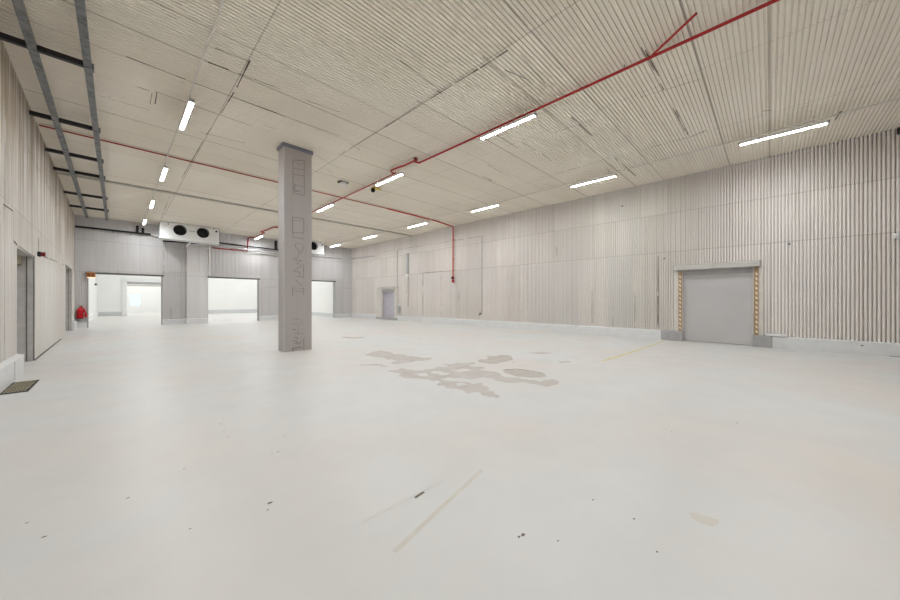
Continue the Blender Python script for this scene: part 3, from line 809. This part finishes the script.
mb = MB(); mb.tube([(1.9, 26.1, 5.06), (3.4, 26.1, 5.12), (4.66, 26.1, 5.30), (8.4, 26.1, 5.22)], .05, 12); mb.build('pipe_run', M['insul'], t, smooth=True)
mb = MB(); mb.tube([(8.15, 26.0, 5.22), (8.15, 26.0, 5.85)], .09, 12); mb.build('riser', M['insul'], t, smooth=True)
mb = MB(); mb.tube([(4.3, 26.12, 5.09), (9.2, 26.12, 4.97)], .045, 10)
tag(mb.build('drain_pipe', M['grey']), 'pale grey drain pipe under the black pipe on the end wall', 'pipe')
mb = MB(); mb.tube([(6.8, 26.2, 4.92), (8.9, 26.2, 4.78), (9.8, 26.2, 4.78)], .028, 8)
tag(mb.build('wall_conduit', M['conduit']), 'thin conduit low on the end wall disappearing behind the column', 'conduit')
mb = MB(); mb.tube([(10.4, 26.25, 5.02), (13.45, 26.25, 5.06)], .035, 8)
tag(mb.build('wall_conduit', M['grey']), 'grey conduit high on the end wall right of the second fan cooler', 'conduit')
mb = MB(); mb.tube([(4.16, 26.06, 3.05), (4.16, 26.06, 5.08)], .045, 10)
tag(mb.build('drain_pipe', M['conduit']), 'white vertical pipe at the edge of the pier under the fan cooler', 'pipe')
t = thing('trap_pipe', (2.80, 25.4, 4.8), 'short white drain trap hanging under the fan cooler beside the pier', 'pipe')
mb = MB(); mb.tube([(3.05, 25.2, 5.05), (3.05, 25.2, 4.93), (2.98, 25.3, 4.88), (2.98, 26.05, 4.86)], .05, 10); mb.build('trap', M['white'], t, smooth=True)
mb = MB(); mb.tube([(2.98, 26.05, 4.86), (4.16, 26.05, 4.84)], .03, 8); mb.build('pipe_run', M['conduit'], t)
mb = MB(); mb.tube([(1.95, 26.15, 5.0), (1.95, 26.15, 4.68)], .035, 8)
tag(mb.build('pipe_stub', M['grey']), 'short grey pipe stub below the left end of the fan cooler', 'pipe')
# conduit turning the corner on the right wall
mb = MB(); mb.tube([(XR - .05, YB - .1, 5.15), (XR - .05, 22.6, 5.02)], .028, 8)
tag(mb.build('wall_conduit', M['grey']), 'grey conduit high on the right wall next to the far corner', 'conduit')

# --- conduits on the right wall
t = thing('door_conduit', (XR - .06, 19.68, 2.5), 'white vertical conduit rising beside the small hatch door', 'conduit')
mb = MB(); mb.tube([(XR - .06, 19.62, .5), (XR - .06, 19.62, 5.2)], .05, 8); mb.build('pipe_run', M['conduit'], t)
mb = MB(); mb.box(XR - .12, XR - .02, 19.22, 19.42, .55, 1.05); mb.build('control_box', M['grey'], t)
t = thing('wall_duct', (XR - .05, 18.37, 3.2), 'narrow grey and white vertical duct on the wall right of the hatch door', 'duct')
mb = MB(); mb.box(XR - .12, XR - .0, 18.28, 18.46, 3.30, 4.82); mb.build('upper_cover', M['grey'], t)
mb = MB(); mb.box(XR - .10, XR - .0, 18.30, 18.44, 1.0, 3.25); mb.build('lower_cover', M['frame'], t)
mb = MB(); mb.box(XR - .15, XR - .0, 18.25, 18.49, 3.16, 3.34); mb.build('joint_box', M['white'], t)
t = thing('hose_tap', (XR - .08, 11.70, .72), 'small dark tap low on the right wall under the thin conduit', 'tap')
mb = MB(); mb.tube([(XR, 11.70, .72), (XR - .14, 11.70, .72), (XR - .17, 11.70, .64)], .03, 8); mb.build('spout', M['dark_steel'], t)
mb = MB(); mb.box(XR - .13, XR - .09, 11.60, 11.80, .80, .83); mb.tube([(XR - .11, 11.70, .74), (XR - .11, 11.70, .81)], .012, 6); mb.build('handle', M['grey'], t)
mb = MB(); mb.tube([(XR - .02, 11.645, .75), (XR - .02, 11.645, 5.1)], .012, 6)
tag(mb.build('wall_conduit', M['grey']), 'thin vertical conduit rising from the small tap on the right wall', 'conduit')
t = thing('pipe_stub', (XR - .10, 6.19, 0), 'short thin white pipe standing against the right kerb', 'pipe')
mb = MB(); mb.tube([(XR - .10, 6.19, .0), (XR - .10, 6.19, .56)], .016, 8); mb.build('pipe', M['white'], t)
mb = MB(); mb.lathe((XR - .10, 6.19, .30), [(.02, 0), (.03, .01), (.03, .05), (.02, .06)], 10); mb.build('collar', M['grey'], t)
for (px, py), lab in (((664.5, 258.5), 'small dark fixing on the wall just left of the dock door head'), ((789, 244), 'small dark fixing on the ribbed wall up right of the dock door'),
                      ((622.5, 206), 'small dark fixing high on the right wall below the second strip light')):
    q = onX(px, py, XR); t = thing('wall_fixing', q, lab, 'fixing', 'wall fixings')
    mb = MB(); mb.tube([(XR + .01, q[1], q[2]), (XR - .012, q[1], q[2])], .04, 10); mb.build('plate', M['grey'], t)
    mb = MB(); mb.tube([(XR - .01, q[1], q[2]), (XR - .05, q[1], q[2])], .02, 8); mb.build('bolt', M['joint'], t)
q = onX(896, 236, XR); t = thing('wall_socket', q, 'small white socket on the ribbed wall at the right edge', 'socket')
mb = MB(); mb.box(XR - .05, XR, q[1] - .04, q[1] + .04, q[2] - .07, q[2] + .07); mb.build('box', M['white'], t, .006)
mb = MB(); mb.tube([(XR - .05, q[1], q[2] - .02), (XR - .056, q[1], q[2] - .02)], .02, 10); mb.build('socket_face', M['grey'], t)
q = onX(899, 124, XR - .1); t = thing('ceiling_bracket', (XR - .08, q[1], 5.95), 'black bracket at the top of the right wall by the right edge', 'bracket')
mb = MB(); mb.box(XR - .12, XR, q[1] - .10, q[1] + .02, 5.90, H); mb.box(XR - .12, XR - .02, q[1] - .10, q[1] + .02, 5.87, 5.90); mb.build('angle', M['dark_steel'], t)
mb = MB(); mb.box(XR - .09, XR - .02, -.36, .10, .37, .45)
tag(mb.build('packing_board', M['white'], None, .006), 'short white board lying on the kerb right of the dock door', 'board')
mb = MB(); a = onZ(891, 357, 0)
mb.hexa([(XR - .34, -3.2, 0), (XR - .072, -3.2, 0), (XR - .072, a[1], 0), (XR - .085, a[1], 0), (XR - .34, -3.2, .02), (XR - .072, -3.2, .02), (XR - .072, a[1], .02), (XR - .085, a[1], .02)])
tag(mb.build('floor_strip', M['kerb_dark']), 'dark grey tapered strip on the floor at the right edge by the kerb', 'floor strip')
mb = MB(); q = onX(862, 345.5, XR - .07)
mb.tube([(XR - .06, q[1], q[2]), (XR - .085, q[1], q[2])], .022, 8)
tag(mb.build('kerb_bolt', M['joint']), 'dark bolt on the pale kerb right of the dock door', 'bolt')

# --- ceiling sensors
q = onZ(343, 182, H); t = thing('motion_sensor', (q[0], q[1], H), 'small white sensor with dark mount on the ceiling right of the column', 'sensor')
mb = MB(); mb.box(q[0] - .17, q[0] + .17, q[1] - .10, q[1] + .10, H - .05, H); mb.build('mount', M['dark_steel'], t)
mb = MB(); mb.lathe((q[0], q[1] - .03, H - .16), [(.05, 0), (.12, .03), (.15, .07), (.15, .11)], 16); mb.build('dome', M['white'], t, smooth=True)
q = onZ(374.5, 190, H - .12); t = thing('beacon', (q[0], q[1], H - .1), 'small black warning beacon on a yellow bracket under the ceiling', 'beacon')
mb = MB(); mb.box(q[0] - .10, q[0] + .26, q[1] - .05, q[1] + .05, H - .06, H - .03); mb.box(q[0] - .02, q[0] + .02, q[1] - .02, q[1] + .02, H - .06, H); mb.build('bracket', M['yellow'], t)
mb = MB(); mb.lathe((q[0] - .07, q[1], H - .23), [(.03, 0), (.075, .03), (.09, .09), (.07, .15), (.04, .17)], 14); mb.build('lamp_head', M['black'], t, smooth=True)

# --- left wall sounder
a = pl(37.5, 254); y, z = a; x = xl(y)
t = thing('alarm_sounder', (x, y, z), 'dark red alarm sounder on the left wall above the door leaf edge', 'alarm')
mb = MB(); mb.box(x, x + .06, y - .05, y + .05, z - .065, z + .065); mb.build('base', M['dark_steel'], t, .01)
mb = MB(); mb.tube([(x + .05, y, z), (x + .09, y, z), (x + .13, y, z)], [.04, .06, .055], 14); mb.build('horn', M['dark_red'], t, smooth=True)
mb = MB(); mb.tube([(x + .02, y, z + .09), (x + .02, y, z + .42)], .009, 8); mb.build('cable', M['tray'], t)

# --- floor grate by the left kerb
g = [(-1.33, 8.70), (-1.335, 9.76), (-1.03, 9.76), (-1.035, 8.66)]
x0, x1, y0, y1 = -1.325, -1.03, 8.68, 9.76
t = thing('floor_grate', (-1.18, 9.2, 0), 'rusty steel drain grate set in the floor beside the left kerb', 'drain grate')
mb = MB(); mb.box(x0 + .01, x1 - .01, y0 + .01, y1 - .01, .0005, .002); mb.build('pit', M['pit'], t)
mb = MB()
mb.box(x0, x1, y0, y0 + .03, 0, .012); mb.box(x0, x1, y1 - .03, y1, 0, .012); mb.box(x0, x0 + .02, y0, y1, 0, .012); mb.box(x1 - .02, x1, y0, y1, 0, .012)
mb.build('frame', M['dark_steel'], t)
for i in range(3):
    mb = MB(); ya = y0 + .03 + i * .345
    for j in range(7):
        xx = x0 + .03 + j * .035
        mb.box(xx, xx + .018, ya + .01, ya + .335, .002, .011)
    mb.box(x0 + .02, x1 - .02, ya + .315, ya + .36, .002, .0125)
    mb.build('bar_panel', M['steel_grille'], t)

# --- fire extinguisher by the corner, on a low stand
ex, ey, ez = -1.41, 26.15, .53
t = thing('fire_extinguisher', (ex, ey, ez), 'red fire extinguisher hanging low on the end wall in the left corner', 'fire extinguisher')
mb = MB(); mb.lathe((ex, ey, ez), [(.11, 0), (.13, .02), (.13, .36), (.118, .45), (.08, .52), (.04, .56), (.035, .60)], 20); b = mb.build('cylinder', M['ext_red'], t, smooth=True)
mb = MB(); mb.box(ex - .02, ex + .09, ey - .02, ey + .02, ez + .60, ez + .63); mb.box(ex - .02, ex + .10, ey - .02, ey + .02, ez + .645, ez + .665); mb.build('handle', M['dark_red'], t)
mb = MB(); mb.tube([(ex + .03, ey - .02, ez + .60), (ex + .14, ey - .03, ez + .50), (ex + .20, ey - .04, ez + .25), (ex + .21, ey - .04, ez + .06)], [.022, .028, .045, .065], 10); mb.build('hose', M['ext_red'], t, smooth=True)
mb = MB(); mb.box(ex - .13, ex + .13, YB - .08, YB, ez + .30, ez + .36); mb.box(ex - .05, ex + .05, ey + .10, YB, ez - .03, ez + .45); mb.box(ex - .12, ex + .12, ey - .1, YB, ez - .03, ez - .005)
mb.build('wall_bracket', M['dark_steel'], t)

# --- orange box sign at the corner of the first doorway and its pull cord
sx0, sx1, sz0, sz1, sy = -1.19, -.86, 2.70, 3.0, YB - .16
t = thing('warning_sign', ((sx0 + sx1) / 2, sy, sz0), 'small orange box sign at the top corner of the left doorway', 'sign')
mb = MB(); mb.box(sx0, sx1, sy, sy + .08, sz0, sz1); mb.build('box', M['orange'], t, .01)
for a, b in ((sx0 + .03, (sx0 + sx1) / 2 - .015), ((sx0 + sx1) / 2 + .015, sx1 - .04)):
    mb = MB(); mb.box(a, b, sy - .008, sy, sz0 + .05, sz1 - .04); mb.build('sign_face', M['brown'], t)
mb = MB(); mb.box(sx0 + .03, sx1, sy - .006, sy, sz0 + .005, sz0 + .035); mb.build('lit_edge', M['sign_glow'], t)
mb = MB(); mb.box(sx0 + .1, sx0 + .2, sy + .08, YB, sz1 - .06, sz1 + .02); mb.build('bracket', M['dark_steel'], t)
t = thing('pull_cord', (-.85, YB - .05, 2.35), 'small dark pull knob on a cord hanging in the left doorway', 'pull cord')
mb = MB(); mb.tube([(-.85, YB - .05, 2.40), (-.85, YB - .05, 2.95)], .006, 6); mb.build('cord', M['grey'], t)
mb = MB(); mb.lathe((-.85, YB - .05, 2.30), [(.02, 0), (.05, .02), (.05, .08), (.02, .10)], 10); mb.build('knob', M['dark_steel'], t)

# ================================================================== LIGHT
def area(name, loc, sx, sy, power, col=(.93, .975, 1.0), rot=(0, 0, 0)):
    d = bpy.data.lights.new(name, 'AREA'); d.shape = 'RECTANGLE'; d.size = sx; d.size_y = sy; d.energy = power; d.color = col
    o = bpy.data.objects.new(name, d); o.location = loc; o.rotation_euler = rot; C.objects.link(o); return o
PW = LED * .08 * 1.5 * math.pi
for x, y in ((6.73, -.3), (6.73, -5.2), (1.1, 4.5), (1.1, -.5), (1.1, -5.4), (6.73, 19.8)):
    area('hall_lamp', (x, y, ZL), .11, 1.5, PW)
for x in (1.5, 5.6, 9.8, 12.3):
    for y in (29, 33, 37, 41):
        area('far_room_lamp', (x, y, 6.6), .3, 1.5, 29, (.97, .99, 1))
for x in (0, 4):
    for y in (47, 51): area('end_room_lamp', (x, y, 6.4), .2, 1.5, 48, (.97, .99, 1))

w = bpy.data.worlds.new('sky'); SC.world = w; w.use_nodes = True
w.node_tree.nodes['Background'].inputs[0].default_value = (.72, .88, 1, 1)
w.node_tree.nodes['Background'].inputs[1].default_value = .7

# ================================================================== CAMERA
cd = bpy.data.cameras.new('camera'); cam = bpy.data.objects.new('camera', cd); C.objects.link(cam)
cam.location = (0, 0, EYE); cam.rotation_euler = (math.pi / 2, 0, -TH)
cd.sensor_width = 36; cd.lens = FPX / 900 * 36; cd.clip_start = .05; cd.clip_end = 300
SC.camera = cam
vs = SC.view_settings
vs.view_transform = 'Standard'; vs.look = 'None'; vs.gamma = 1; vs.use_curve_mapping = False
vs.exposure = 0.88
SC.cycles.max_bounces = 10; SC.cycles.diffuse_bounces = 7; SC.cycles.glossy_bounces = 4
SC.cycles.use_denoising = True
SC.cycles.sample_clamp_indirect = 6
